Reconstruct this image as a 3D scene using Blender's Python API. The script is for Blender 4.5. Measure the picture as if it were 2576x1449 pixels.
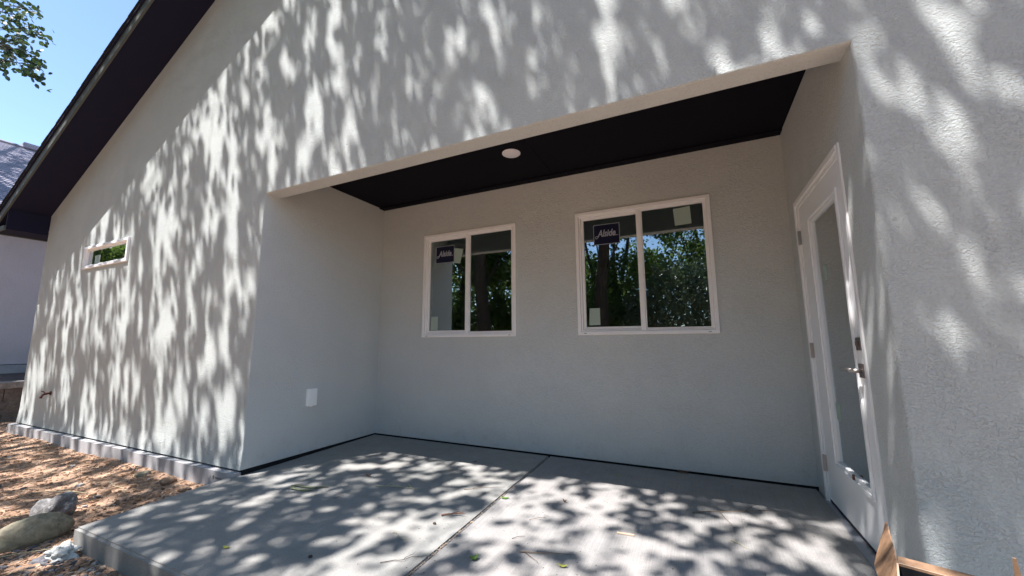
import bpy, bmesh, math, random
import numpy as np
from mathutils import Vector, Matrix, noise
random.seed(7); rng = np.random.default_rng(11)
SC = bpy.context.scene
COL = SC.collection
for o in list(bpy.data.objects): bpy.data.objects.remove(o)

# ------------------------------------------------------------------ camera, sky, sun, exposure
CAM = np.array([3.4977, -2.1324, 1.0533]); YAW, PITCH, ROLL, FPX = -0.437, 0.1405, -0.0057, 975.73
f0 = np.array([math.sin(YAW), math.cos(YAW), 0]); r0 = np.array([math.cos(YAW), -math.sin(YAW), 0]); u0 = np.array([0, 0, 1.])
FW = f0*math.cos(PITCH)+u0*math.sin(PITCH); u1 = -f0*math.sin(PITCH)+u0*math.cos(PITCH)
RT = r0*math.cos(ROLL)+u1*math.sin(ROLL); UP = -r0*math.sin(ROLL)+u1*math.cos(ROLL)
cam_d = bpy.data.cameras.new('camera'); cam = bpy.data.objects.new('camera', cam_d); COL.objects.link(cam)
cam_d.sensor_width = 36; cam_d.lens = 36*FPX/2576; cam_d.clip_start = .02; cam_d.clip_end = 600
cam.matrix_world = Matrix(((RT[0], UP[0], -FW[0], CAM[0]), (RT[1], UP[1], -FW[1], CAM[1]), (RT[2], UP[2], -FW[2], CAM[2]), (0, 0, 0, 1)))
SC.camera = cam
SUN = np.array([-.655, -1.0, 2.436]); SUN = SUN/np.linalg.norm(SUN)      # towards the sun
W = bpy.data.worlds.new('World'); SC.world = W; W.use_nodes = True
nt = W.node_tree; bg = nt.nodes['Background']
sky = nt.nodes.new('ShaderNodeTexSky'); sky.sky_type = 'NISHITA'; sky.sun_disc = False
sky.sun_elevation = math.asin(SUN[2]); sky.sun_rotation = math.atan2(SUN[0], SUN[1])
sky.air_density = 1.0; sky.dust_density = .4; sky.ozone_density = 2.2; sky.altitude = 1500
wb = nt.nodes.new('ShaderNodeMix'); wb.data_type = 'RGBA'; wb.blend_type = 'MULTIPLY'; wb.inputs[0].default_value = 1; wb.inputs[7].default_value = (.95, .935, .93, 1)   # the photograph's white balance
nt.links.new(sky.outputs[0], wb.inputs[6]); nt.links.new(wb.outputs[2], bg.inputs[0]); bg.inputs[1].default_value = 0.060
sl = bpy.data.lights.new('sun', 'SUN'); sl.energy = 2.0; sl.angle = math.radians(.53); sl.color = (1, .955, .955)
so = bpy.data.objects.new('sun', sl); COL.objects.link(so)
so.rotation_euler = Vector(SUN).to_track_quat('Z', 'Y').to_euler()
SC.view_settings.view_transform = 'Standard'; SC.view_settings.look = 'None'; SC.view_settings.gamma = 1
SC.view_settings.use_curve_mapping = False
SC.view_settings.exposure = 2.66
SC.render.engine = 'CYCLES'
SC.cycles.max_bounces = 9; SC.cycles.diffuse_bounces = 7; SC.cycles.transparent_max_bounces = 8

def to_px(P):                       # where a world point falls in the 2576-wide photograph (used to place foliage density)
    d = np.asarray(P, float)-CAM
    z = d@FW
    return 1288+FPX*(d@RT)/z, 724.5-FPX*(d@UP)/z, z

# ------------------------------------------------------------------ materials
def mat(name, color=(.5,.5,.5), rough=.8, metallic=0, spec=.3):
    m = bpy.data.materials.new(name); m.use_nodes = True
    b = m.node_tree.nodes['Principled BSDF']
    b.inputs['Base Color'].default_value = (*color, 1); b.inputs['Roughness'].default_value = rough
    b.inputs['Metallic'].default_value = metallic; b.inputs['Specular IOR Level'].default_value = spec
    return m, m.node_tree, b
def N(nt, t, **kw):
    n = nt.nodes.new(t)
    for k, v in kw.items():
        if k in n.inputs: n.inputs[k].default_value = v
        else: setattr(n, k, v)
    return n
def ramp(nt, src, stops):
    r = nt.nodes.new('ShaderNodeValToRGB')
    els = r.color_ramp.elements
    while len(els) < len(stops): els.new(.5)
    for e, (p, c) in zip(els, stops):
        e.position = p; e.color = (*c, 1) if len(c) == 3 else c
    nt.links.new(src, r.inputs[0]); return r
def pos(nt, scale=(1,1,1)):
    g = nt.nodes.new('ShaderNodeNewGeometry'); mp = nt.nodes.new('ShaderNodeMapping'); mp.inputs['Scale'].default_value = scale
    nt.links.new(g.outputs['Position'], mp.inputs[0]); return mp.outputs[0]
def noise_t(nt, vec, scale, detail=4, rough=.55, dist=0):
    n = N(nt, 'ShaderNodeTexNoise', Scale=scale, Detail=detail, Roughness=rough, Distortion=dist); nt.links.new(vec, n.inputs['Vector']); return n.outputs['Fac']
def mth(nt, op, a, b=None, clamp=False):
    n = nt.nodes.new('ShaderNodeMath'); n.operation = op; n.use_clamp = clamp
    for i, s in enumerate((a, b)):
        if s is None: continue
        if isinstance(s, (int, float)): n.inputs[i].default_value = s
        else: nt.links.new(s, n.inputs[i])
    return n.outputs[0]
def bump(nt, b, h, dist, strength=1):
    n = N(nt, 'ShaderNodeBump', Strength=strength, Distance=dist); nt.links.new(h, n.inputs['Height']); nt.links.new(n.outputs[0], b.inputs['Normal']); return n
def mixc(nt, fac, a, b, mode='MIX'):
    n = nt.nodes.new('ShaderNodeMix'); n.data_type = 'RGBA'; n.blend_type = mode
    for i, s in ((0, fac), (6, a), (7, b)):
        if isinstance(s, (int, float)): n.inputs[i].default_value = s
        elif isinstance(s, tuple): n.inputs[i].default_value = (*s, 1)
        else: nt.links.new(s, n.inputs[i])
    return n.outputs[2]

def stucco(name, base, depth=.004, specks=True):
    m, t, b = mat(name, base, .92, 0, .2)
    p = pos(t)
    big = noise_t(t, p, 1.3, 3); fine = noise_t(t, p, 95, 3, .6)
    col = mixc(t, ramp(t, big, [(.3, (.92,.92,.92)), (.7, (1.05,1.05,1.05))]).outputs[0], base, base, 'MIX')
    c1 = mixc(t, 1.0, base, ramp(t, big, [(.3, (.93,.94,.95)), (.7, (1,.995,.99))]).outputs[0], 'MULTIPLY')
    c2 = mixc(t, 1.0, c1, ramp(t, fine, [(.3, (.90,.90,.90)), (.62, (1,1,1))]).outputs[0], 'MULTIPLY')
    if specks:
        sp = noise_t(t, p, 22, 1, .3)
        c2 = mixc(t, ramp(t, sp, [(.815, (0,0,0)), (.87, (.35,.35,.35))]).outputs[0], c2, (.2,.19,.18))
    if name == 'stucco_recess_lifted':
        sx = nt_sep = t.nodes.new('ShaderNodeSeparateXYZ'); t.links.new(p, sx.inputs[0])
        lowz = mth(t, 'SUBTRACT', 1, mth(t, 'MULTIPLY', sx.outputs[2], 3.6), True)
        msk = mth(t, 'MULTIPLY', lowz, ramp(t, noise_t(t, p, 9, 5, .7), [(.54, (0,0,0)), (.72, (.35,.35,.35))]).outputs[0])
        c2 = mixc(t, msk, c2, (.36,.34,.31))
    t.links.new(c2, b.inputs['Base Color'])
    worm = noise_t(t, pos(t, (1,1,1.4)), 74, 2.5, .55, 1.1); med = noise_t(t, p, 24, 3, .6, .4); low = noise_t(t, p, 3.2, 2, .5)
    wr = ramp(t, worm, [(.36, (0,0,0)), (.52, (.8,.8,.8)), (.7, (1,1,1))]).outputs[0]
    patch = ramp(t, noise_t(t, p, 4.5, 3, .6), [(.35, (.5,.5,.5)), (.62, (1,1,1))]).outputs[0]
    h = mth(t, 'ADD', mth(t, 'MULTIPLY', mth(t, 'MULTIPLY', wr, .6), patch), mth(t, 'MULTIPLY', fine, .55))
    h = mth(t, 'ADD', h, mth(t, 'MULTIPLY', med, .55))
    h = mth(t, 'ADD', h, mth(t, 'MULTIPLY', low, 2.0))
    bump(t, b, h, depth)
    return m
M = {}
M['stucco'] = stucco('stucco', (.54,.575,.548), .0050)
M['stucco_recess_lifted'] = stucco('stucco_recess_lifted', (.62,.638,.615), .0035)  # same paint as the facade, colour lightened to lift the shaded recess
M['stucco_neighbor'] = stucco('stucco_neighbor', (.60,.555,.55), .004, False)
M['dark_paint'] = mat('dark_paint', (.012,.0125,.030), .75, 0, .15)[0]
M['fascia_paint'] = mat('fascia_paint', (.085,.095,.088), .6, 0, .3)[0]
M['ceiling_paint'] = mat('ceiling_paint', (.006,.006,.010), .8, 0, .12)[0]
M['vinyl'] = mat('white_vinyl', (.88,.87,.86), .45, 0, .4)[0]
M['door_white'] = mat('door_white', (.88,.88,.87), .4, 0, .4)[0]
M['lamp_white'] = mat('lamp_white', (.85,.82,.83), .5)[0]
M['box_white'] = mat('cover_plastic', (.90,.91,.88), .45)[0]
M['nickel'] = mat('brushed_nickel', (.50,.47,.45), .38, 1)[0]
M['bronze'] = mat('dark_metal', (.27,.23,.22), .45, 1)[0]
M['matte_black'] = mat('black_gap', (.012,.012,.013), .9)[0]
M['sill_metal'] = mat('sill_metal', (.36,.38,.42), .45, .6)[0]
M['copper'] = mat('rust', (.13,.045,.03), .6, .5)[0]
M['room'] = mat('room_wall', (.16,.16,.155), .9)[0]
M['room_floor'] = mat('room_floor', (.12,.10,.09), .8)[0]
M['navy'] = mat('navy_print', (.006,.007,.03), .5)[0]
M['print_white'] = mat('pale_print', (.36,.38,.44), .6)[0]
M['paper'] = mat('pale_green_paper', (.36,.45,.39), .8)[0]
def glass():
    m = bpy.data.materials.new('window_glass'); m.use_nodes = True; t = m.node_tree; t.nodes.clear()
    out = t.nodes.new('ShaderNodeOutputMaterial'); tr = N(t, 'ShaderNodeBsdfTransparent'); tr.inputs[0].default_value = (.72,.80,.76,1)
    gl = N(t, 'ShaderNodeBsdfGlossy', Roughness=.004); gl.inputs[0].default_value = (.93,.97,1,1)
    fr = N(t, 'ShaderNodeFresnel', IOR=1.5); f2 = mth(t, 'MULTIPLY', fr.outputs[0], 2.4); f3 = mth(t, 'ADD', f2, .12, True)
    mx = t.nodes.new('ShaderNodeMixShader'); t.links.new(f3, mx.inputs[0]); t.links.new(tr.outputs[0], mx.inputs[1]); t.links.new(gl.outputs[0], mx.inputs[2])
    # faint waviness of float glass
    p = pos(t); n = noise_t(t, p, 1.6, 1); bm_ = N(t, 'ShaderNodeBump', Strength=.25, Distance=.004); t.links.new(n, bm_.inputs['Height']); t.links.new(bm_.outputs[0], gl.inputs['Normal'])
    t.links.new(mx.outputs[0], out.inputs[0]); return m
M['glass'] = glass()
def concrete(name, base, broom=True, k=1.0):
    m, t, b = mat(name, base, .85, 0, .25)
    p = pos(t); big = noise_t(t, p, 1.1, 5, .6); mid = noise_t(t, p, 7, 5, .65); fine = noise_t(t, p, 160, 2, .6)
    c = mixc(t, 1., base, ramp(t, big, [(.3, (.80,.83,.84)), (.7, (1.04,1.02,1.0))]).outputs[0], 'MULTIPLY')
    c = mixc(t, 1., c, ramp(t, mid, [(.3, (.86,.86,.86)), (.65, (1,1,1))]).outputs[0], 'MULTIPLY')
    c = mixc(t, 1., c, ramp(t, fine, [(.28, (.78,.77,.76)), (.5, (1,1,1))]).outputs[0], 'MULTIPLY')
    sp = noise_t(t, p, 30, 2, .5)
    c = mixc(t, ramp(t, sp, [(.74, (0,0,0)), (.80, (.7,.7,.7))]).outputs[0], c, (.13,.12,.10))
    h = mth(t, 'MULTIPLY', fine, .35)
    if broom:
        br = noise_t(t, pos(t, (150, 2.2, 1)), 1, 3, .6)
        h = mth(t, 'ADD', h, mth(t, 'MULTIPLY', br, .8*k))
        c = mixc(t, .35*k, c, mixc(t, 1., c, ramp(t, br, [(.3, (.74,.74,.74)), (.6, (1,1,1))]).outputs[0], 'MULTIPLY'))
    t.links.new(c, b.inputs['Base Color']); bump(t, b, h, .0016); return m
M['slab_a'] = concrete('concrete_smooth', (.33,.323,.30), True, .35)
M['slab_b'] = concrete('concrete_broomed', (.34,.327,.31), True, 1.5)
M['footing'] = concrete('footing_concrete', (.47,.46,.46), False)
def blotch(name, c1, c2, scale, rough=.9, bd=.006, c3=None):
    m, t, b = mat(name, c1, rough, 0, .2); p = pos(t); n = noise_t(t, p, scale, 6, .65); n2 = noise_t(t, p, scale*6, 4, .7)
    c = ramp(t, n, [(.35, c1), (.65, c2)]).outputs[0]
    c = mixc(t, 1., c, ramp(t, n2, [(.3, (.55,.55,.55)), (.62, (1.1,1.1,1.1))]).outputs[0], 'MULTIPLY')
    if c3: c = mixc(t, ramp(t, noise_t(t, p, scale*2.3, 3), [(.58, (0,0,0)), (.66, (1,1,1))]).outputs[0], c, c3)
    t.links.new(c, b.inputs['Base Color']); bump(t, b, mth(t, 'ADD', n, n2), bd); return m
M['dirt'] = blotch('tan_dirt', (.37,.225,.14), (.52,.36,.25), 6, .95, .02)
M['bank'] = blotch('bank_soil', (.10,.075,.065), (.18,.14,.12), 5, .95, .02)
M['granite'] = blotch('grey_granite', (.13,.125,.12), (.30,.29,.28), 14, .85, .006, (.36,.35,.33))
M['tan_rock'] = blotch('tan_river_rock', (.24,.215,.15), (.33,.29,.20), 5, .75, .003, (.20,.20,.14))
M['plaster'] = blotch('white_plaster', (.55,.57,.53), (.63,.64,.60), 16, .9, .006)
M['dark_stone'] = blotch('dark_stone', (.08,.08,.085), (.16,.16,.17), 14, .9, .006)
M['pale_stone'] = blotch('pale_stone', (.40,.38,.35), (.52,.48,.44), 18, .9, .003)
M['block'] = blotch('retaining_block', (.17,.14,.125), (.26,.225,.205), 12, .95, .012)
M['cap'] = blotch('cap_block', (.26,.24,.22), (.40,.37,.34), 12, .95, .006)
M['bark'] = blotch('bark', (.05,.040,.032), (.11,.09,.075), 12, .95, .03)
M['shingle'] = blotch('dark_shingle', (.018,.02,.026), (.04,.042,.05), 30, .95, .004)
def grey_roof():
    m, t, b = mat('grey_shingle', (.2,.2,.22), .95, 0, .2); p = pos(t); n = noise_t(t, p, 3, 5, .7); n2 = noise_t(t, pos(t, (8, 3, 30)), 1, 3)
    c = ramp(t, n, [(.3, (.26,.26,.31)), (.7, (.42,.40,.45))]).outputs[0]
    c = mixc(t, 1., c, ramp(t, n2, [(.35, (.88,.88,.88)), (.6, (1.03,1.03,1.03))]).outputs[0], 'MULTIPLY'); t.links.new(c, b.inputs['Base Color']); return m
M['grey_roof'] = grey_roof()
M['cardboard'] = blotch('cardboard', (.36,.21,.12), (.42,.255,.15), 4, .85, .0006)
M['cardboard_edge'] = mat('cardboard_torn_edge', (.55,.40,.28), .9)[0]
M['twig'] = mat('dry_twig', (.20,.14,.09), .9)[0]
M['dark_twig'] = mat('dark_twig', (.07,.05,.04), .9)[0]
M['stem'] = mat('pale_stem', (.46,.42,.26), .8)[0]
M['pod'] = mat('pale_green_strip', (.25,.27,.17), .8)[0]
M['brown_leaf'] = mat('brown_leaf', (.16,.08,.05), .85)[0]
M['crumb'] = mat('tan_crumb', (.36,.27,.19), .9)[0]
M['woodchip'] = mat('pale_wood', (.62,.44,.30), .8)[0]
def leafmat(name, c, tr, r=.45, var=.5):
    m = bpy.data.materials.new(name); m.use_nodes = True; t = m.node_tree; b = t.nodes['Principled BSDF']; out = t.nodes['Material Output']
    p = pos(t); n = noise_t(t, p, 2.5, 3)
    lo = tuple(x*(1-var*.6) for x in c); hi = tuple(x*(1+var) for x in c)
    cc = ramp(t, n, [(.3, lo), (.7, hi)]).outputs[0]
    t.links.new(cc, b.inputs['Base Color']); b.inputs['Roughness'].default_value = r; b.inputs['Specular IOR Level'].default_value = .5
    ts = N(t, 'ShaderNodeBsdfTranslucent'); ts.inputs[0].default_value = (*tr, 1)
    mx = t.nodes.new('ShaderNodeMixShader'); mx.inputs[0].default_value = .35
    t.links.new(b.outputs[0], mx.inputs[1]); t.links.new(ts.outputs[0], mx.inputs[2]); t.links.new(mx.outputs[0], out.inputs[0]); return m
M['leaf'] = leafmat('tree_leaf', (.05,.085,.022), (.20,.32,.06))
M['leaf_ivy'] = leafmat('ivy_leaf', (.075,.115,.035), (.20,.30,.06))
M['leaf_silver'] = leafmat('silver_green_leaf', (.11,.14,.10), (.16,.22,.10), .3)
M['leaf_sky'] = leafmat('branch_tip_leaf', (.022,.04,.02), (.06,.10,.02), .4)
M['fallen_leaf'] = leafmat('fallen_green_leaf', (.14,.26,.05), (.2,.35,.06))
M['yellow_leaf'] = leafmat('fallen_yellow_leaf', (.40,.42,.09), (.4,.4,.06))

# ------------------------------------------------------------------ object helpers
def add(name, me, m, parent=None):
    o = bpy.data.objects.new(name, me); COL.objects.link(o)
    ms = m if isinstance(m, (list, tuple)) else [m]
    if not me.materials:
        for k in ms: me.materials.append(k)
    if parent is not None: o.parent = parent
    return o
def tag(o, label=None, cat=None, group=None, kind=None):
    if label: o['label'] = label
    if cat: o['category'] = cat
    if group: o['group'] = group
    if kind: o['kind'] = kind
    return o
def empty(name, loc=(0,0,0), parent=None):
    o = bpy.data.objects.new(name, None); COL.objects.link(o); o.location = loc; o.empty_display_size = .1
    if parent is not None: o.parent = parent
    return o
def from_bm(bm, name, smooth=False):
    me = bpy.data.meshes.new(name); bm.normal_update(); bm.to_mesh(me); bm.free()
    if smooth:
        for p in me.polygons: p.use_smooth = True
    return me
def bm_box(bm, lo, hi, mi=0):
    x0,y0,z0 = lo; x1,y1,z1 = hi
    v = [bm.verts.new(p) for p in ((x0,y0,z0),(x1,y0,z0),(x1,y1,z0),(x0,y1,z0),(x0,y0,z1),(x1,y0,z1),(x1,y1,z1),(x0,y1,z1))]
    fs = [bm.faces.new([v[i] for i in f]) for f in ((3,2,1,0),(4,5,6,7),(0,1,5,4),(1,2,6,5),(2,3,7,6),(3,0,4,7))]
    for f in fs: f.material_index = mi
    return v, fs
def boxes(name, lst, m, parent=None, bev=0, seg=2):
    bm = bmesh.new()
    for b in lst: bm_box(bm, b[0], b[1], b[2] if len(b) > 2 else 0)
    if bev: bmesh.ops.bevel(bm, geom=bm.edges[:], offset=bev, segments=seg, affect='EDGES', profile=.6)
    return add(name, from_bm(bm, name), m, parent)
def box(name, lo, hi, m, parent=None, bev=0, seg=2): return boxes(name, [(lo, hi)], m, parent, bev, seg)
def tube_bm(bm, pts, rads, n=8, jitter=0, cap=True):
    rings = []; pts = [Vector(p) for p in pts]
    for i, p in enumerate(pts):
        d = (pts[min(i+1, len(pts)-1)]-pts[max(i-1, 0)]).normalized()
        a = d.orthogonal().normalized() if i == 0 else (a-d*a.dot(d)).normalized()
        b = d.cross(a); ring = []
        for k in range(n):
            th = 2*math.pi*k/n; r = rads[i]*(1+(random.uniform(-jitter, jitter) if jitter else 0))
            ring.append(bm.verts.new(p+(a*math.cos(th)+b*math.sin(th))*r))
        rings.append(ring)
    for r1, r2 in zip(rings, rings[1:]):
        for k in range(n): f = bm.faces.new((r1[k], r1[(k+1)%n], r2[(k+1)%n], r2[k])); f.smooth = True
    if cap: bm.faces.new(rings[0][::-1]); bm.faces.new(rings[-1])
def tube(name, pts, rads, m, parent=None, n=8, jitter=0):
    bm = bmesh.new(); tube_bm(bm, pts, rads, n, jitter); return add(name, from_bm(bm, name), m, parent)

LEAF = np.array([(0,0,0),(-.30,.30,.05),(-.26,.68,.05),(0,1,0),(.26,.68,.05),(.30,.30,.05)])
def leaves_mesh(name, P, size, narrow=1., up=.35):
    n = len(P)
    d = rng.normal(size=(n,3)); d[:,2] -= .3; d /= np.linalg.norm(d, axis=1)[:,None]
    nn = rng.normal(size=(n,3))*(1-up); nn[:,2] += up*1.6; nn -= d*(nn*d).sum(1)[:,None]; nn /= np.linalg.norm(nn, axis=1)[:,None]
    s = np.cross(d, nn); sz = size*rng.uniform(.7, 1.3, n)
    V = P[:,None,:]+sz[:,None,None]*(LEAF[None,:,0,None]*s[:,None,:]*narrow+LEAF[None,:,1,None]*d[:,None,:]+LEAF[None,:,2,None]*nn[:,None,:])
    V = V.reshape(-1,3)
    me = bpy.data.meshes.new(name); me.vertices.add(n*6); me.vertices.foreach_set('co', V.ravel())
    base = (np.arange(n)*6)[:,None]
    L = np.concatenate([base+np.array([0,3,2,1]), base+np.array([0,5,4,3])], axis=1).ravel()
    me.loops.add(n*8); me.loops.foreach_set('vertex_index', L)
    me.polygons.add(n*2); me.polygons.foreach_set('loop_start', np.arange(n*2)*4); me.polygons.foreach_set('loop_total', np.full(n*2, 4))
    me.update(calc_edges=True); me.validate(); return me

# ------------------------------------------------------------------ dimensions
OW, OH, OD, CH, FT = 4.24, 2.426, 1.508, 2.748, .139       # opening width, header height, recess depth, recess ceiling, facade thickness
XL = -5.035; WB = .014                                       # house corner, bottom of the stucco
SLOPE = .527
def rake(x): return 2.945+SLOPE*(x+5.033) if x < 3.2 else 2.945+SLOPE*(8.233)-SLOPE*(x-3.2)
def slabz(y): return -.0189*(OD-y)
SW = (-3.648, -2.471, 2.026, 2.318)

# ------------------------------------------------------------------ ground
def ground_h(x, y):
    h = -.165+.030*noise.noise(Vector((x*.9, y*.9, 0)))+.016*noise.noise(Vector((x*5, y*5, 3)))+.008*noise.noise(Vector((x*17, y*17, 5)))
    h += .05*max(0, 1-abs(y+.06)/.5) if x < 0 else 0
    return h
def make_ground():
    xs = np.concatenate([[-120,-60,-30,-16,-10], np.arange(-8, 1.0, .045), [2,4,7,12,25,60,120]])
    ys = np.concatenate([[-120,-60,-30,-16,-9,-5,-3], np.arange(-2.0, 3.0, .045), [4,7,12,25,60,120]])
    V = []
    for y in ys:
        for x in xs: V.append((x, y, ground_h(x, y) if (-9 < x < 1.2 and -2.5 < y < 3.2) else -.18))
    nx = len(xs); F = [(j*nx+i, j*nx+i+1, (j+1)*nx+i+1, (j+1)*nx+i) for j in range(len(ys)-1) for i in range(nx-1)]
    me = bpy.data.meshes.new('ground'); me.from_pydata(V, [], F); me.polygons.foreach_set('use_smooth', [True]*len(F))
    return tag(add('ground', me, M['dirt']), kind='structure')
make_ground()

# ------------------------------------------------------------------ patio: two poured panels with a joint
def prism(name, poly, zt, zb, m, parent, bev=.012):
    bm = bmesh.new(); vt = [bm.verts.new((x, y, zt(y))) for x, y in poly]; vb = [bm.verts.new((x, y, zb)) for x, y in poly]
    bm.faces.new(vt); bm.faces.new(vb[::-1]); n = len(poly)
    for i in range(n): bm.faces.new((vt[i], vb[i], vb[(i+1)%n], vt[(i+1)%n]))
    es = [e for e in bm.edges if e.verts[0] in vt and e.verts[1] in vt]
    if bev: bmesh.ops.bevel(bm, geom=es, offset=bev, segments=3, affect='EDGES')
    bm.normal_update(); return add(name, from_bm(bm, name), m, parent)
patio = tag(empty('patio', (0, 0, -.03)), kind='structure'); patio.location = (0,0,0)
JX = 2.1881
prism('concrete_panel', [(-.005,-.958), (JX-.002,-.958), (JX-.002, OD-.02), (.012, OD-.02), (.012,.0), (-.064,.0)], slabz, -.22, M['slab_a'], patio)
prism('concrete_panel', [(JX+.002,-.958), (6.2,-.958), (6.2,-.012), (OW-.012,-.012), (OW-.012, OD-.02), (JX+.002, OD-.02)], slabz, -.22, M['slab_b'], patio)
bm = bmesh.new()
v = [bm.verts.new((x, y, slabz(y)-.009)) for x, y in ((JX-.0065,-.95),(JX+.0065,-.95),(JX+.006,OD-.03),(JX-.006,OD-.03))]; bm.faces.new(v)
add('joint_sand', from_bm(bm, 'joint_sand'), M['dark_stone'], patio)

# ------------------------------------------------------------------ house
house = tag(empty('house', (0,0,0)), 'pale grey stucco house with dark gable eave and recessed patio with two windows', 'house')
def make_facade():
    bm = bmesh.new(); HX = 9.5
    xs = sorted(set(np.round(np.concatenate([np.arange(-4.95, HX, .25), [XL, SW[0]+.03, SW[1]-.03, 0, OW, HX]]), 4)))
    zs = sorted(set(np.round(np.concatenate([np.arange(.2, 8.0, .25), [WB, SW[2]+.03, SW[3]-.03, OH]]), 4)))
    xs = [x for i, x in enumerate(xs) if i == 0 or x-xs[i-1] > .012]
    vd = {}
    def V(x, z):
        zz = min(z, rake(x)+.03); k = (round(x,4), round(zz,4))
        if k not in vd:
            kick = .012*max(0, 1-(zz-WB)/.07)
            vd[k] = bm.verts.new((x, -kick, zz))
        return vd[k]
    for i in range(len(xs)-1):
        for j in range(len(zs)-1):
            xm = (xs[i]+xs[i+1])/2; zm = (zs[j]+zs[j+1])/2
            if 0 < xm < OW and zm < OH: continue
            if SW[0]+.02 < xm < SW[1]-.02 and SW[2]+.02 < zm < SW[3]-.02: continue
            q = []
            for x, z in ((xs[i],zs[j]),(xs[i+1],zs[j]),(xs[i+1],zs[j+1]),(xs[i],zs[j+1])):
                w = V(x, z)
                if w not in q: q.append(w)
            if len(q) > 2:
                try: bm.faces.new(q)
                except ValueError: pass
    r = bmesh.ops.extrude_face_region(bm, geom=bm.faces[:])
    front = [e for e in bm.edges if e.is_boundary]
    nv = [g for g in r['geom'] if isinstance(g, bmesh.types.BMVert)]
    for w in nv: w.co.y = FT
    bmesh.ops.recalc_face_normals(bm, faces=bm.faces[:])
    def on_open(e, y0):
        a, b = e.verts
        if max(abs(a.co.y-y0), abs(b.co.y-y0)) > .02: return False
        def vert(x): return abs(a.co.x-x) < 1e-3 and abs(b.co.x-x) < 1e-3 and abs(a.co.z-b.co.z) > 1e-4
        if (vert(0) or vert(OW)) and max(a.co.z, b.co.z) <= OH+1e-3: return True
        if vert(XL): return True
        return abs(a.co.z-OH) < 1e-3 and abs(b.co.z-OH) < 1e-3 and -1e-3 <= min(a.co.x, b.co.x) and max(a.co.x, b.co.x) <= OW+1e-3
    es = [e for e in bm.edges if on_open(e, 0)]
    bmesh.ops.bevel(bm, geom=es, offset=.009, segments=3, affect='EDGES', profile=.5)
    me = from_bm(bm, 'front_wall')
    return add('front_wall', me, M['stucco'], house)
fw_ = make_facade()
fw_.data.materials.append(M['stucco_recess_lifted'])
for p_ in fw_.data.polygons:
    if p_.normal.y > -.5 and p_.center.x > -.02 and p_.center.x < OW+.02 and p_.center.z < OH+.02: p_.material_index = 1
# header underside back edge is part of the front wall; recess walls butt behind it
WT = .14
sw0 = box('side_wall', (-WT, FT+.0005, .009), (0, OD, CH+.1), M['stucco_recess_lifted'], house)
for v_ in sw0.data.vertices:
    if v_.co.z < .1 and v_.co.y < .5: v_.co.z = WB-.0006
def wall_with_holes(name, axis, at, thick, u0, u1, z0, z1, holes, m, parent):
    us = sorted({u0, u1, *[h[0] for h in holes], *[h[1] for h in holes]}); zs = sorted({z0, z1, *[h[2] for h in holes], *[h[3] for h in holes]})
    bm = bmesh.new(); vd = {}
    def V(u, z):
        if (u, z) not in vd: vd[(u, z)] = bm.verts.new((u, at, z) if axis == 'y' else (at, u, z))
        return vd[(u, z)]
    for i in range(len(us)-1):
        for j in range(len(zs)-1):
            um, zm = (us[i]+us[i+1])/2, (zs[j]+zs[j+1])/2
            if any(h[0] < um < h[1] and h[2] < zm < h[3] for h in holes): continue
            bm.faces.new((V(us[i],zs[j]), V(us[i+1],zs[j]), V(us[i+1],zs[j+1]), V(us[i],zs[j+1])))
    r = bmesh.ops.extrude_face_region(bm, geom=bm.faces[:])
    for g in r['geom']:
        if isinstance(g, bmesh.types.BMVert):
            if axis == 'y': g.co.y += thick
            else: g.co.x += thick
    bmesh.ops.recalc_face_normals(bm, faces=bm.faces[:])
    return add(name, from_bm(bm, name), m, parent)
W1 = (.6526, 1.8462, 1.120, 2.3175); W2 = (2.4947, 3.689, 1.1226, 2.318)
ins = .025
wall_with_holes('back_wall', 'y', OD, WT, -WT, OW+WT, .008, CH+.1, [(W1[0]+ins, W1[1]-ins, W1[2]+ins, W1[3]-ins), (W2[0]+ins, W2[1]-ins, W2[2]+ins, W2[3]-ins)], M['stucco_recess_lifted'], house)
DY0, DY1, DZ = .304, 1.313, 2.08
wall_with_holes('side_wall', 'x', OW, WT, FT+.0005, OD-.0005, .0, CH+.1, [(DY0+.02, DY1-.02, -.05, DZ-.02)], M['stucco_recess_lifted'], house)
# dark gap under the stucco (weep screed)
boxes('base_gap', [((-.1,.012,-.2),(-.012,OD,.0085)), ((-.09,OD+.012,-.2),(OW+.1,OD+.1,.0075)), ((OW+.012,DY1-.015,-.2),(OW+.1,OD,.0075)), ((OW+.012,.02,-.2),(OW+.1,FT,.0135)),
                   ((XL+.02,.014,-.1),(-.1005,.1,WB-.001)), ((OW+.1005,.014,-.1),(9.4,.1,WB-.001))], M['matte_black'], house)
# outer left wall of the house and rear closure
box('outer_wall', (XL, FT+.0005, -.1), (XL+.14, 9, 3.0), M['stucco'], house)
# footing ledge
bm = bmesh.new()
segs = 40
for i in range(segs):
    x0 = -5.11+i*(5.09/segs); x1 = x0+5.09/segs
top = []; bot = []
for i in range(segs+1):
    x = -5.11+i*(5.09/segs); yj = -.062+random.uniform(-.0025,.0025); zj = -.004+random.uniform(-.0015,.0015)
    top.append((bm.verts.new((x, yj, zj)), bm.verts.new((x, .013, zj)))); bot.append(bm.verts.new((x, yj-.004, -.3)))
for i in range(segs):
    bm.faces.new((top[i][0], top[i+1][0], top[i+1][1], top[i][1])); bm.faces.new((bot[i], bot[i+1], top[i+1][0], top[i][0]))
b2 = bm.verts.new((-.02,.013,-.3)); bm.faces.new((bot[-1], b2, top[-1][1], top[-1][0]))
b3 = bm.verts.new((-5.11,.013,-.3)); bm.faces.new((b3, bot[0], top[0][0], top[0][1]))
foot = add('footing', from_bm(bm, 'footing'), M['footing'], house); tag(foot, 'pale concrete footing ledge with small dark scribble')
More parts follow.
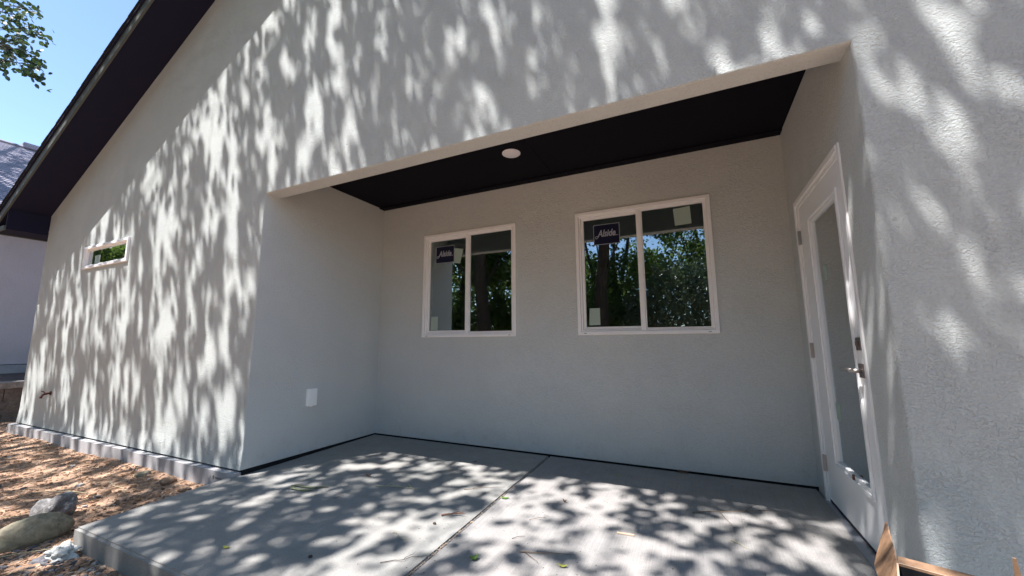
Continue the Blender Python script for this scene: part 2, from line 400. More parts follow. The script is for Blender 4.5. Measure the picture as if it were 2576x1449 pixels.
# scribble on the footing
for pts in ([(-.305,-.0668,-.048),(-.305,-.0668,-.066)], [(-.259,-.0668,-.038),(-.272,-.0668,-.056),(-.252,-.0668,-.055)], [(-.259,-.0668,-.042),(-.259,-.0668,-.07)],
            [(-.235+.006*i,-.0668,-.055+.006*math.sin(i*2.1)) for i in range(16)]):
    tube('scribble', pts, [.0014]*len(pts), M['dark_twig'], foot, 4)

# recess ceiling, trim and downlight
box('ceiling_panel', (-.01, FT+.001, CH), (2.30, OD+.01, CH+.02), M['ceiling_paint'], house, .002)
box('ceiling_panel', (2.304, FT+.001, CH-.001), (OW+.01, OD+.01, CH+.02), M['ceiling_paint'], house, .002)
box('ceiling_trim', (.001, OD-.09, CH-.016), (OW-.001, OD-.0005, CH-.0015), M['ceiling_paint'], house, .003)
lamp = empty('recessed_light', (2.104, .851, CH-.002), house)
def disc(name, r, h, z, m, parent, n=48, r2=None):
    bm = bmesh.new(); r2 = r2 or r*.93
    prof = [(r, z), (r, z-h*.5), (r2, z-h), (0.0001, z-h*.8)]
    rings = [[bm.verts.new((a*math.cos(2*math.pi*k/n), a*math.sin(2*math.pi*k/n), zz)) for k in range(n)] for a, zz in prof]
    for q1, q2 in zip(rings, rings[1:]):
        for k in range(n): bm.faces.new((q1[k], q2[k], q2[(k+1)%n], q1[(k+1)%n]))
    return add(name, from_bm(bm, name, True), m, parent)
disc('trim_ring', .083, .008, 0, M['lamp_white'], lamp); disc('diffuser', .066, .004, -.006, M['lamp_white'], lamp)

# ------------------------------------------------------------------ windows
def text_mesh(body, size, shear, ex=.0006, offset=0):
    c = bpy.data.curves.new('txt', 'FONT'); c.body = body; c.size = size; c.shear = shear; c.extrude = ex; c.offset = offset; c.align_x = 'LEFT'
    o = bpy.data.objects.new('txt', c); COL.objects.link(o); bpy.context.view_layer.update()
    me = bpy.data.meshes.new_from_object(o.evaluated_get(bpy.context.evaluated_depsgraph_get())); bpy.data.objects.remove(o); return me
def make_sticker(parent, x0, x1, z0, z1, y):
    """navy sheet with pale border and word mark, facing -y"""
    bm = bmesh.new(); w, h = x1-x0, z1-z0; b = .005
    bm_box(bm, (x0,y,z0), (x1,y+.0008,z1), 0)
    for lo, hi in (((x0,y-.0006,z0),(x1,y,z0+b)), ((x0,y-.0006,z1-b),(x1,y,z1)), ((x0,y-.0006,z0+b),(x0+b,y,z1-b)), ((x1-b,y-.0006,z0+b),(x1,y,z1-b))): bm_box(bm, lo, hi, 1)
    me = text_mesh('Alside', h*.40, .28, .0004, .0022)
    xs_ = [v.co.x for v in me.vertices]; sc = w*.70/(max(xs_)-min(xs_)); mn = min(xs_)
    zb = z0+h*.40
    tm = bmesh.new(); tm.from_mesh(me)
    for v_ in tm.verts: v_.co = Vector((x0+w*.15+(v_.co.x-mn)*sc, y-.0008-v_.co.z, zb+v_.co.y*1.15))
    for f_ in tm.faces: f_.material_index = 1
    tmp = bpy.data.meshes.new('t'); tm.to_mesh(tmp); tm.free(); bm.from_mesh(tmp)
    k0 = len(bm.faces)
    # tail of the A looping down left, and the underline running off the e
    loop = [(.22,.46),(.17,.36),(.11,.31),(.07,.34),(.08,.41),(.13,.43),(.20,.42)]
    tube_bm(bm, [(x0+w*a, y-.001, z0+h*c) for a, c in loop], [.0034]*len(loop), 5)
    tube_bm(bm, [(x0+w*.80, y-.001, z0+h*.41), (x0+w*.94, y-.001, z0+h*.41)], [.003]*2, 5)
    bm.faces.ensure_lookup_table()
    for f_ in bm.faces[k0:]: f_.material_index = 1
    o = add('sticker', from_bm(bm, 'sticker'), [M['navy'], M['print_white']], parent); tag(o, 'navy blue sticker with pale lettering and border'); return o
def rect_ring(bm, x0, x1, z0, z1, w, y0, y1):
    bm_box(bm, (x0,y0,z0), (x1,y1,z0+w)); bm_box(bm, (x0,y0,z1-w), (x1,y1,z1)); bm_box(bm, (x0,y0,z0+w), (x0+w,y1,z1-w)); bm_box(bm, (x1-w,y0,z0+w), (x1,y1,z1-w))
def ring(name, x0, x1, z0, z1, w, y0, y1, m, parent, bev=.002):
    bm = bmesh.new(); rect_ring(bm, x0, x1, z0, z1, w, y0, y1)
    bmesh.ops.bevel(bm, geom=bm.edges[:], offset=bev, segments=1, affect='EDGES')
    return add(name, from_bm(bm, name), m, parent)
def slider(Wd, y, stickers):
    x0, x1, z0, z1 = Wd; w = empty('window', (0,0,0), house)
    ring('frame', x0, x1, z0, z1, .032, y-.016, y+.055, M['vinyl'], w)
    ring('inner_frame', x0+.0325, x1-.0325, z0+.0325, z1-.0325, .016, y+.000, y+.06, M['vinyl'], w, .0015)
    xm = (x0+x1)/2-.012
    # sliding sash on the left sits deeper, fixed pane on the right
    ring('sash', x0+.049, xm+.020, z0+.049, z1-.049, .026, y+.018, y+.045, M['vinyl'], w)
    box('mullion', (xm-.010, y-.006, z0+.0325), (xm+.032, y+.0175, z1-.0325), M['vinyl'], w, .002)
    box('pane', (x0+.070, y+.030, z0+.070), (xm+.004, y+.034, z1-.070), M['glass'], w)
    ring('glazing_bead', xm+.0325, x1-.049, z0+.049, z1-.049, .010, y+.006, y+.03, M['vinyl'], w, .001)
    box('pane', (xm+.034, y+.016, z0+.052), (x1-.052, y+.020, z1-.052), M['glass'], w)
    for xx in (x0+.06, x1-.085):
        bm = bmesh.new(); bm_box(bm, (xx, y-.0185, z0+.010), (xx+.024, y-.0165, z0+.018)); add('weep_cover', from_bm(bm, 'weep_cover'), M['paper'], w)
    for x in (x0+.3, x0+.7, x1-.3):
        pass
    return w
def paper(parent, pts, y, m=None, label='pale green paper stuck inside the glass'):
    bm = bmesh.new(); a = [bm.verts.new((x, y, z)) for x, z in pts]; b = [bm.verts.new((x, y+.0006, z)) for x, z in pts]
    bm.faces.new(a[::-1]); bm.faces.new(b)
    n = len(pts)
    for i in range(n): bm.faces.new((a[i], a[(i+1)%n], b[(i+1)%n], b[i]))
    bmesh.ops.recalc_face_normals(bm, faces=bm.faces[:])
    o = add('paper_sheet', from_bm(bm, 'paper_sheet'), m or M['paper'], parent); tag(o, label); return o
w1 = slider(W1, OD, 0); w2 = slider(W2, OD, 0)
yg = OD+.0285
make_sticker(w1, .80, 1.055, 1.975, 2.175, yg-.001)
paper(w1, [(1.045,2.14),(1.175,2.115),(1.135,1.95),(1.03,1.97)], yg+.0005)
paper(w1, [(.745,1.20),(.845,1.20),(.845,1.355),(.755,1.355)], yg)
make_sticker(w2, 2.665, 2.915, 1.985, 2.185, yg-.001)
paper(w2, [(2.595,1.215),(2.70,1.215),(2.70,1.375),(2.602,1.375)], yg)
paper(w2, [(3.40,2.08),(3.535,2.085),(3.530,2.245),(3.392,2.235)], OD+.0145)
# small high window in the facade
sw = empty('window', (0,0,0), house); tag(sw, 'small narrow white window high on the dappled wall')
ring('frame', SW[0], SW[1], SW[2], SW[3], .034, -.022, .05, M['vinyl'], sw)
ring('glazing_bead', SW[0]+.0345, SW[1]-.0345, SW[2]+.0345, SW[3]-.0345, .018, .004, .05, M['vinyl'], sw, .001)
box('pane', (SW[0]+.05, .018, SW[2]+.05), (SW[1]-.05, .022, SW[3]-.05), M['glass'], sw)
paper(sw, [(-3.40,2.085),(-3.26,2.085),(-3.26,2.19),(-3.40,2.19)], .015)

# ------------------------------------------------------------------ door in the right side wall (faces -x)
door = empty('door', (0,0,0), house); X0 = OW
def xbox(name, lst, m, parent, bev=.0015):
    return boxes(name, lst, m, parent, bev, 2)
zb = -.012
xbox('frame', [((X0-.008,DY0,zb),(X0+.05,DY0+.030,DZ)), ((X0-.010,DY1-.034,zb),(X0+.05,DY1,DZ)), ((X0-.010,DY0+.030,DZ-.034),(X0+.05,DY1-.034,DZ))], M['vinyl'], door, .004)
xbox('jamb', [((X0+.001,DY0+.0305,zb),(X0+.09,DY0+.058,DZ-.0345)), ((X0+.001,DY1-.058,zb),(X0+.09,DY1-.0345,DZ-.0345)), ((X0+.001,DY0+.0585,DZ-.060),(X0+.09,DY1-.0585,DZ-.0345))], M['door_white'], door)
PY0, PY1, PZ0, PZ1 = DY0+.060, DY1-.060, .012, DZ-.062
LY0, LY1, LZ0, LZ1 = .440, 1.032, .275, 1.885     # lite opening, outside of its raised moulding
gy0, gy1, gz0, gz1 = LY0+.042, LY1-.042, LZ0+.042, LZ1-.042
px = X0+.008
xbox('door_panel', [((px,PY0,PZ0),(px+.044,gy0,PZ1)), ((px,gy1,PZ0),(px+.044,PY1,PZ1)), ((px,gy0,PZ0),(px+.044,gy1,gz0)), ((px,gy0,gz1),(px+.044,gy1,PZ1))], M['door_white'], door, 0)
def yring(y0, y1, z0, z1, w, x0, x1): return [((x0,y0,z0),(x1,y1,z0+w)), ((x0,y0,z1-w),(x1,y1,z1)), ((x0,y0,z0+w),(x1,y0+w,z1-w)), ((x0,y1-w,z0+w),(x1,y1,z1-w))]
xbox('glass_moulding', yring(LY0, LY1, LZ0, LZ1, .022, px-.012, px-.0005), M['door_white'], door, .003)
xbox('glass_moulding', yring(LY0+.0225, LY1-.0225, LZ0+.0225, LZ1-.0225, .022, px-.006, px+.012), M['door_white'], door, .003)
xbox('pane', [((px+.008,gy0-.005,gz0-.005),(px+.012,gy1+.005,gz1+.005))], M['glass'], door, 0)
my = (gy0+.085, gy1-.085); mz = gz1-.105
xbox('glazing_bar', [((px+.018,gy0,mz-.009),(px+.024,gy1,mz+.009))], M['door_white'], door, 0)
for yy in my: xbox('glazing_bar', [((px+.018,yy-.005,mz+.009),(px+.024,yy+.005,gz1))], M['door_white'], door, 0)
for yy in (gy1-.035,): xbox('glazing_bar', [((px+.018,yy-.007,gz0),(px+.024,yy+.007,mz-.009))], M['door_white'], door, 0)
for z in (1.80, .99, .24):
    h = xbox('hinge', [((px-.020,PY1+.000,z-.052),(px+.001,PY1+.014,z+.052)), ((px-.018,PY1-.008,z-.050),(px-.0155,PY1+.020,z+.050))], M['nickel'], door, .002)
h = xbox('deadbolt', [((px-.010,.366,1.006),(px-.0005,.426,1.070)), ((px-.018,.386,1.028),(px-.010,.406,1.050))], M['bronze'], door, .003)
hd = xbox('door_handle', [((px-.010,.366,.870),(px-.0005,.428,.940))], M['bronze'], door, .003)
tube('lever', [(px-.010,.396,.905),(px-.045,.396,.905)], [.011,.011], M['nickel'], hd and door, 12)
tube('lever', [(px-.048,.386,.905),(px-.050,.44,.905),(px-.050,.51,.905)], [.0115,.011,.010], M['nickel'], door, 12)
xbox('kickplate_latch', [((px-.014,.70,LZ0+.022),(px-.004,.715,LZ0+.048))], M['brown_leaf'], door, .001)
for (a0, a1, b0, b1) in ((.80,.86,1.42,1.52), (.86,.94,.58,.68)): tag(box('paper_sheet', (px+.0065,a0,b0), (px+.0075,a1,b1), M['paper'], door), 'small pale paper scrap on the door glass')
bm = bmesh.new()
pr = [(X0-.045,-.030),(X0-.042,-.016),(X0-.01,-.008),(X0+.034,.000),(X0+.034,-.10),(X0-.045,-.10)]
r1 = [bm.verts.new((x, DY0-.0, z)) for x, z in pr]; r2 = [bm.verts.new((x, DY1-.001, z)) for x, z in pr]
for i in range(6): bm.faces.new((r1[i], r1[(i+1)%6], r2[(i+1)%6], r2[i]))
bm.faces.new(r1[::-1]); bm.faces.new(r2); bmesh.ops.recalc_face_normals(bm, faces=bm.faces[:])
add('threshold', from_bm(bm, 'threshold'), M['sill_metal'], door)
xbox('sweep', [((px-.004,PY0,.001),(px+.04,PY1,.012))], M['navy'], door, 0)

# white outlet cover, hose bib
oc = empty('outlet_cover', (0,.611,.532), house)
box('cover', (-.0005,-.050,-.083), (.034,.050,.083), M['box_white'], oc, .004)
box('latch', (.0,-.004,-.094), (.012,.018,-.0835), M['box_white'], oc, .001)
box('lid_seam', (.0342,-.040,-.072), (.037,.040,.072), M['box_white'], oc, .001)
hb = empty('hose_bib', (-4.06,0,.445), house); hb.scale = (.68,.6,.75)
disc_b = bmesh.new(); tube_bm(disc_b, [(0,-.001,0),(0,-.014,0)], [.036,.034], 16); add('flange', from_bm(disc_b, 'flange'), M['copper'], hb)
tube('valve_body', [(0,-.01,0),(0,-.05,0),(0,-.085,-.005),(-.01,-.115,-.02),(-.015,-.13,-.06)], [.013,.018,.022,.016,.014], M['copper'], hb, 10)
tube('spout_collar', [(-.015,-.13,-.045),(-.015,-.132,-.075)], [.021,.021], M['copper'], hb, 10)
tube('valve_stem', [(0,-.075,.0),(-.01,-.115,.035)], [.008,.007], M['copper'], hb, 8)
tube('valve_handle', [(-.05,-.118,.040),(-.02,-.120,.036),(.01,-.118,.040),(.04,-.120,.036)], [.012,.007,.007,.012], M['copper'], hb, 8)

# ------------------------------------------------------------------ roof edge: soffit, fascia, drip edge, shingles
SO = .392
def rake_piece(name, x0, x1, ya, yb, dz0, dz1, m, parent, top=None):
    bm = bmesh.new(); P = []
    xs = [x0, 3.2, x1] if x1 > 3.2 else [x0, x1]
    for x in xs:
        z = rake(x)
        P.append([bm.verts.new((x, yy, z+dd)) for yy, dd in ((ya,dz0),(yb,dz0),(yb,dz1),(ya,dz1))])
    for A, B in zip(P, P[1:]):
        for k in range(4): bm.faces.new((A[k], B[k], B[(k+1)%4], A[(k+1)%4]))
    bm.faces.new(P[0][::-1]); bm.faces.new(P[-1]); bmesh.ops.recalc_face_normals(bm, faces=bm.faces[:])
    return add(name, from_bm(bm, name), m, parent)
XE = -5.47
rake_piece('soffit', XE, 9.8, -SO, .02, .0, .03, M['dark_paint'], house)
rake_piece('fascia', XE-.01, 9.8, -SO-.022, -SO-.0005, -.014, .098, M['fascia_paint'], house)
rake_piece('drip_edge', XE-.02, 9.8, -SO-.040, -SO+.0, .0985, .118, M['dark_paint'], house)
box('eave_box', (-5.455, -SO+.002, 2.655), (-5.036, 9, 2.70), M['dark_paint'], house)
box('eave_face', (-5.075, -SO+.002, 2.7005), (-5.037, -.0005, 2.94), M['dark_paint'], house)
box('eave_fascia', (-5.49, -SO-.0, 2.64), (-5.456, 9, 2.74), M['fascia_paint'], house)
box('gutter_lip', (-5.455, -SO-.022, 2.640), (-5.03, -SO+.0015, 2.70), M['fascia_paint'], house, .004)
roof = rake_piece('roof', XE-.03, 9.8, -SO-.035, 9, .1185, .143, M['shingle'], house)
ang = math.atan(SLOPE)
bm = bmesh.new(); bm_box(bm, (-.01, 0, 0), (.175, 1.0, .009)); shm = from_bm(bm, 'shingle')
shm.materials.append(M['shingle'])
x = XE-.03; k = 0
while x < 3.1:
    o = bpy.data.objects.new('shingle', shm); COL.objects.link(o); o.parent = roof
    o.location = (x, -SO-.050+random.uniform(-.003,.003), rake(x)+.1455); o.rotation_euler = (0, -ang+.022, random.uniform(-.006,.006)); x += .125; k += 1
# rooms behind the glass
def room(name, x0, x1, y0, y1, z0, z1, skip, m=M['room']):
    bm = bmesh.new(); v, fs = bm_box(bm, (x0,y0,z0), (x1,y1,z1)); bm.normal_update()
    for f in list(bm.faces):
        if f.normal.dot(Vector(skip)) > .9: bm.faces.remove(f)
    return add(name, from_bm(bm, name), m, house)
room('interior_room', .05, OW+.3, OD+WT+.001, 5.5, .0, 2.7, (0,-1,0))
room('interior_room', OW+WT+.001, 8.5, FT+.01, OD+.1, -.01, 2.7, (-1,0,0))
room('interior_room', -4.8, -.3, FT+.001, 4, .0, 2.7, (0,-1,0))
box('interior_stud', (1.35, 2.6, 0), (1.50, 2.8, 2.69), M['room'], house)
box('interior_floor', (.06, OD+WT+.01, .005), (OW+.29, 5.4, .02), M['room_floor'], house)

# ------------------------------------------------------------------ neighbour: house, bank, block wall
nb = tag(empty('neighbor_house', (-8.5,0,0)), 'neighbouring house of mauve grey stucco with grey shingle roof at the left edge', 'house'); nb.location = (0,0,0)
box('wall', (-14, -.4, .70), (-8.5, 14, 3.55), M['stucco_neighbor'], nb)
box('footing', (-14, -.45, .2), (-8.46, 14.05, .688), M['footing'], nb)
nroof = box('roof', (-8.15, -.9, 3.42), (-8.1, 14.4, 3.55), M['dark_paint'], nb); nroof.name = 'fascia'
bm = bmesh.new(); nC = 46
for i in range(nC):
    t0, t1 = i/nC, (i+1)/nC; xa, xb = -8.05-3.95*t0, -8.05-3.95*t1-.03; za, zb_ = 3.46+2.68*t0+.022, 3.46+2.68*t1+.012
    v = [bm.verts.new(p) for p in ((xa,-1.0,za-.024),(xa,14.5,za-.024),(xa,14.5,za),(xa,-1.0,za),(xb,14.5,zb_),(xb,-1.0,zb_))]
    bm.faces.new((v[0],v[1],v[2],v[3])); bm.faces.new((v[3],v[2],v[4],v[5]))
nr = add('roof', from_bm(bm, 'roof'), M['grey_roof'], nb)
bm = bmesh.new(); v = [bm.verts.new(p) for p in ((-12,-1.0,6.14),(-12,14.5,6.14),(-16,14.5,3.4),(-16,-1.0,3.4))]; bm.faces.new(v); add('roof', from_bm(bm, 'roof'), M['grey_roof'], nb)
tube('ridge_cap', [(-12.0,-1.0,6.15),(-12.0,14.5,6.15)], [.05,.05], M['grey_roof'], nb, 8)
box('roof_vent', (-12.05, 1.05, 6.15), (-11.9, 1.45, 6.28), M['grey_roof'], nb, .01)
bm = bmesh.new(); g = []
for i in range(13):
    for j in range(60):
        x = -6.62-1.9*i/12; y = -3+17*j/59
        g.append(bm.verts.new((x, y, .43+.10*(i/12)+.025*noise.noise(Vector((x*3,y*3,1))))))
for i in range(12):
    for j in range(59): bm.faces.new((g[i*60+j], g[i*60+j+1], g[(i+1)*60+j+1], g[(i+1)*60+j]))
tag(add('soil_bank', from_bm(bm, 'soil_bank', True), M['bank']), kind='structure')
rw = tag(empty('retaining_wall', (-6.5,0,-.2)), 'low retaining wall of rough brown concrete blocks with flat caps', 'wall'); rw.location = (0,0,0)
def rough_block(sx, sy, sz, seed):
    bm = bmesh.new(); bm_box(bm, (-sx,0,0), (0,sy,sz)); bmesh.ops.subdivide_edges(bm, edges=bm.edges[:], cuts=2, use_grid_fill=True)
    for v_ in bm.verts:
        n3 = noise.noise_vector(v_.co*7+Vector((seed*9.1,0,0)))
        v_.co += Vector((n3.x*.014, n3.y*.004, n3.z*.003)) if v_.co.x > -.01 else Vector((0,0,0))
    me = from_bm(bm, 'block'); return me
bms = [rough_block(.3,.432,.197,i) for i in range(4)]; cms = [rough_block(.32,.40,.095,i+9) for i in range(3)]
for me in bms: me.materials.append(M['block'])
for me in cms: me.materials.append(M['cap'])
for c, z in enumerate((-.222,-.022,.178)):
    y = -1.6+(.22 if c % 2 else 0)+.03
    while y < 6.5:
        o = bpy.data.objects.new('block', random.choice(bms)); COL.objects.link(o); o.parent = rw; o.location = (-6.5-.012*c+random.uniform(-.004,.004), y, z); y += .440
y = -1.5
while y < 6.5:
    o = bpy.data.objects.new('cap_block', random.choice(cms)); COL.objects.link(o); o.parent = rw; o.location = (-6.47+random.uniform(-.004,.004), y, .3785); y += .405
box('wall_core', (-6.8,-1.6,-.3), (-6.56,6.9,.37), M['block'], rw)

# ------------------------------------------------------------------ rocks
def rock(name, loc, size, m, seed, rough=.12, freq=1.6, sub=4, rot=(0,0,0), angular=0, label=None, cat='rock', group=None):
    bm = bmesh.new(); bmesh.ops.create_icosphere(bm, subdivisions=sub, radius=1)
    for v_ in bm.verts:
        p = v_.co.copy(); r = 1+rough*noise.noise(p*freq+Vector((seed*7.3,0,0)))*2+rough*.45*noise.noise(p*freq*3.1+Vector((0,seed*3.1,0)))+rough*.2*noise.noise(p*freq*8+Vector((0,seed*3.1,0)))
        if angular:
            q = noise.voronoi(p*angular+Vector((seed,0,0)))[0][0]; r -= rough*1.2*q
        v_.co = Vector((p.x*r*size[0], p.y*r*size[1], p.z*r*size[2]))
    o = add(name, from_bm(bm, name, True), m); o.location = loc; o.rotation_euler = rot
    if label: tag(o, label, cat, group)
    return o
rock('boulder', (-.70,-.84,-.11), (.115,.13,.12), M['granite'], 3, .16, 1.3, 4, (.1,.15,.5), 1.5, 'speckled grey granite boulder behind the long tan rock')
rock('river_rock', (-.33,-1.05,-.11), (.185,.09,.098), M['tan_rock'], 8, .10, 1.5, 4, (0,-.10,1.45), 0, 'long smooth tan river rock near the patio corner')
rock('plaster_chunk', (.095,-1.025,-.14), (.085,.06,.045), M['plaster'], 5, .30, 2.2, 4, (.15,.2,.4), 2.0, 'crumbly white plaster lump at the patio corner', 'debris')
rock('stone', (.05,-1.09,-.165), (.06,.05,.03), M['dark_stone'], 6, .25, 2, 3, (0,0,.8), 1.8, 'dark blue grey stone under the white plaster lump', 'stone')
for i, (x, y, s, mm, lb) in enumerate([(-.16,-.13,.030,'pale_stone','white pebble where footing meets patio'), (-.21,-.20,.022,'pale_stone','smaller pale pebble beside the patio edge'),
        (-.75,-.16,.05,'dirt','flat reddish clod beside the footing'), (-.30,-.40,.020,'dark_stone','dark stone against the patio edge'), (-.42,-.19,.036,'dirt','reddish clod in front of the footing scribble'),
        (-1.15,-.17,.045,'tan_rock','tan stone against the middle of the footing'), (-.13,-.62,.018,'tan_rock','little tan stone halfway along the patio edge')]):
    rock('stone', (x, y, ground_h(x,y)+s*.3), (s*1.3, s, s*.6), M[mm], 20+i, .2, 1.8, 2, (0,0,i), 0, lb, 'stone')

# loose litter on the dirt
def litter():
    V = []; F = []; MI = []
    def piece(x, y, z, a, b, c, rz, rx, mi):
        R = Matrix.Rotation(rz, 3, 'Z') @ Matrix.Rotation(rx, 3, 'X'); base = len(V)
        for sx, sy, sz in ((-1,-1,-1),(1,-1,-1),(.8,1,-1),(-1,.8,-1),(-.8,-.7,1),(.8,-.9,1),(.6,.8,1),(-.7,.6,1)):
            p = R @ Vector((sx*a*random.uniform(.7,1.1), sy*b*random.uniform(.7,1.1), sz*c)); V.append((x+p.x, y+p.y, z+p.z))
        for f in ((3,2,1,0),(4,5,6,7),(0,1,5,4),(1,2,6,5),(2,3,7,6),(3,0,4,7)): F.append(tuple(base+i for i in f)); MI.append(mi)
    for i in range(19000):
        if i < 14000: x = -5.9*random.random()**1.5+.0; y = random.uniform(-1.75, -.07)
        else: x = random.uniform(-6.5, -5.1); y = random.uniform(-.6, 2.5)
        if x > -.064+(-y)*.06-.01 and y > -.965: continue
        if x > .1 : continue
        s = random.choice((.003,.004,.005,.006,.008,.012)) * random.uniform(.7,1.3)
        mi = random.choices((0,1,2,3,4,5), (56,18,13,2,9,2))[0]
        lon = random.random() < .35
        piece(x, y, ground_h(x, y)+s*.25, s*(2.4 if lon else 1), s*(.35 if lon else .8), s*(.3 if lon else .5), random.uniform(0,6.3), random.uniform(-.4,.4), mi)
    for i in range(90):
        x = -4.5*random.random()**1.3-.1; y = random.uniform(-1.5,-.1); s = random.uniform(.014,.03)
        if x > -.12+(-y)*.06: continue
        piece(x, y, ground_h(x, y)+s*.2, s*1.2, s*.9, s*.6, random.uniform(0,6.3), random.uniform(-.3,.3), random.choice((0,0,1,3,5)))
    # more between camera-side of the slab's front edge
    for i in range(5000):
        x = random.uniform(-.3,1.3); y = random.uniform(-1.6,-.975); s = random.choice((.004,.007,.012,.016))*random.uniform(.7,1.3)
        piece(x, y, -.17+s*.4, s*1.3, s*.7, s*.4, random.uniform(0,6.3), random.uniform(-.4,.4), random.choices((0,1,2,3,4,5), (25,12,14,22,20,7))[0])
    me = bpy.data.meshes.new('ground_litter'); me.from_pydata(V, [], F); me.polygons.foreach_set('material_index', MI)
    o = add('ground_litter', me, [M['dirt'], mat('litter_brown', (.32,.20,.125), .95)[0], mat('litter_tan', (.46,.33,.23), .95)[0], M['dark_stone'], mat('litter_dark', (.15,.095,.06), .95)[0], M['pale_stone']])
    tag(o, 'reddish wood chips, clods and grit strewn over the dirt', kind='stuff')
litter()
def wiggle(a, b, n, amp, z0=0, seed=0, arch=0):
    a = Vector(a); b = Vector(b); out = []
    for i in range(n+1):
        t = i/n; p = a.lerp(b, t); q = noise.noise_vector(Vector((t*3+seed, seed*1.7, 0)))*amp
        p = p+Vector((q.x, q.y, abs(q.z)*.3+arch*math.sin(math.pi*t))); out.append(p)
    return out
def twig(label, a, b, r, m, amp=.02, branches=(), seed=0, name='twig', arch=.004, cat='twig', group=None):
    bm = bmesh.new(); pts = wiggle(a, b, 12, amp, seed=seed, arch=arch); tube_bm(bm, pts, [r*(1-.6*i/12) for i in range(13)], 5)
    for t, dx, dy, dz in branches:
        p = pts[int(t*12)]; q = p+Vector((dx,dy,dz)); tube_bm(bm, wiggle(p, q, 6, amp*.5, seed=seed+t*9), [r*.6*(1-.5*i/6) for i in range(7)], 4)
    o = add(name, from_bm(bm, name), m); tag(o, label, cat, group); return o
def gz(x, y, h=.01): return (x, y, ground_h(x,y)+h)
twig('long thin pale stalk lying in front of the tan rock', gz(-.25,-1.28,.02), gz(.0,-1.02,.03), .003, M['stem'], .01, seed=2, name='stalk', cat='stalk')
twig('thin arching stalk on the dirt behind the granite boulder', gz(-1.5,-.75), gz(-.95,-.55,.02), .0035, M['stem'], .05, seed=3, name='stalk', arch=.03, cat='stalk')
twig('forked dry stalk on the dirt left of the granite boulder', gz(-1.25,-1.15), gz(-.95,-.92), .003, M['stem'], .03, ((.4,.06,-.08,.01),), seed=5, name='stalk', cat='stalk')
twig('straw stalk running between granite boulder and footing', gz(-1.3,-.35), gz(-.75,-.42), .003, M['stem'], .04, seed=7, name='stalk', cat='stalk')

# ------------------------------------------------------------------ small things lying on the patio
def sz(x, y, h=.003): return (x, y, slabz(y)+h)
def flat_leaf(label, x, y, L, wd, rz, m, curl=.3, name='leaf', cat='leaf', lift=.003):
    bm = bmesh.new(); n = 7; rows = []
    for i in range(n+1):
        t = i/n; w_ = wd*math.sin(math.pi*min(1, t*.97+.02))**.75*(1-.25*t); xx = L*t; zz = curl*L*.5*(2*t-1)**2
        rows.append([bm.verts.new((xx, s*w_, zz+abs(s)*curl*wd*.7)) for s in (-1,-.5,0,.5,1)])
    for a, b in zip(rows, rows[1:]):
        for k in range(4): bm.faces.new((a[k], a[k+1], b[k+1], b[k]))
    tube_bm(bm, [(0,0,curl*L*.5),(-L*.3,0,curl*L*.55)], [.0009,.0007], 4)
    bmesh.ops.remove_doubles(bm, verts=bm.verts[:], dist=1e-5)
    o = add(name, from_bm(bm, name, True), m); o.location = (x, y, slabz(y)+lift); o.rotation_euler = (0,0,rz)
    sol = o.modifiers.new('thick', 'SOLIDIFY'); sol.thickness = .0006; tag(o, label, cat); return o
flat_leaf('curled green leaf alone on sunlit concrete right of the joint', 2.40,-.30,.045,.018,.9,M['fallen_leaf'],.7)
flat_leaf('yellow green leaf beside a brown twig near the photo bottom', 2.82,-.165,.045,.012,.2,M['yellow_leaf'],.35)
flat_leaf('slim green leaf touching the upper part of the joint', 2.20,.44,.06,.014,.35,M['fallen_leaf'],.25)
flat_leaf('dry brown leaf against the base of the back wall', 3.29,1.465,.10,.02,.05,M['brown_leaf'],.3)
flat_leaf('tiny yellow leaf on the shaded strip below the right window', 2.86,1.20,.03,.012,.3,M['yellow_leaf'],.2)
flat_leaf('crumpled brown leaf in the light patch above the pale strip', .985,.40,.05,.014,.1,M['brown_leaf'],.5)
flat_leaf('tiny brown leaf at the shaded foot of the left window wall', 1.62,1.05,.03,.01,.6,M['brown_leaf'],.4)
flat_leaf('small dark curled leaf right of the joint in the dappled light', 2.64,.55,.035,.010,2.6,M['brown_leaf'],.7)
flat_leaf('pale crumpled leaf at the shaded left part of the patio', 1.10,-.73,.04,.012,.2,M['yellow_leaf'],.3)
# folded pale green strip
bm = bmesh.new(); pth = [(.90,.105,.010),(.83,.055,.006),(.73,.03,.004),(.655,.03,.006),(.640,.005,.009),(.67,-.025,.006),(.76,-.02,.004),(.83,.0,.006),(.86,.02,.018)]
hw = .013; prev = None
for i, p in enumerate(pth):
    d = Vector(pth[min(i+1,8)])-Vector(pth[max(i-1,0)]); d.z = 0; d.normalize(); s = Vector((-d.y, d.x, 0))
    c = Vector((p[0], p[1], slabz(p[1])+p[2])); wv = hw*(.45 if i in (0,8) else 1)
    cur = [bm.verts.new(c+s*wv+Vector((0,0,.006))), bm.verts.new(c), bm.verts.new(c-s*wv+Vector((0,0,.005)))]
    if prev: bm.faces.new((prev[0],prev[1],cur[1],cur[0])); bm.faces.new((prev[1],prev[2],cur[2],cur[1]))
    prev = cur
o = add('husk_strip', from_bm(bm, 'husk_strip', True), M['pod']); o.modifiers.new('thick','SOLIDIFY').thickness = .0015; tag(o, 'pale green husk strip folded like a hairpin on the patio', 'husk')
S_ = M['stem']
twig('straight green stem with side shoots on the shaded patio', sz(1.22,.27,.004), sz(1.56,.34,.006), .0032, M['stem'], .008, ((.3,.03,.05,.02),(.5,.05,-.05,.01),(.8,.02,-.06,.01),(.85,-.06,.03,.02)), 4)
twig('curled brown twig on bright concrete left of the joint', sz(1.99,.06,.006), sz(2.10,.12,.010), .0055, M['brown_leaf'], .02, ((.5,.03,.02,.01),(.8,.06,.0,.006)), 6)
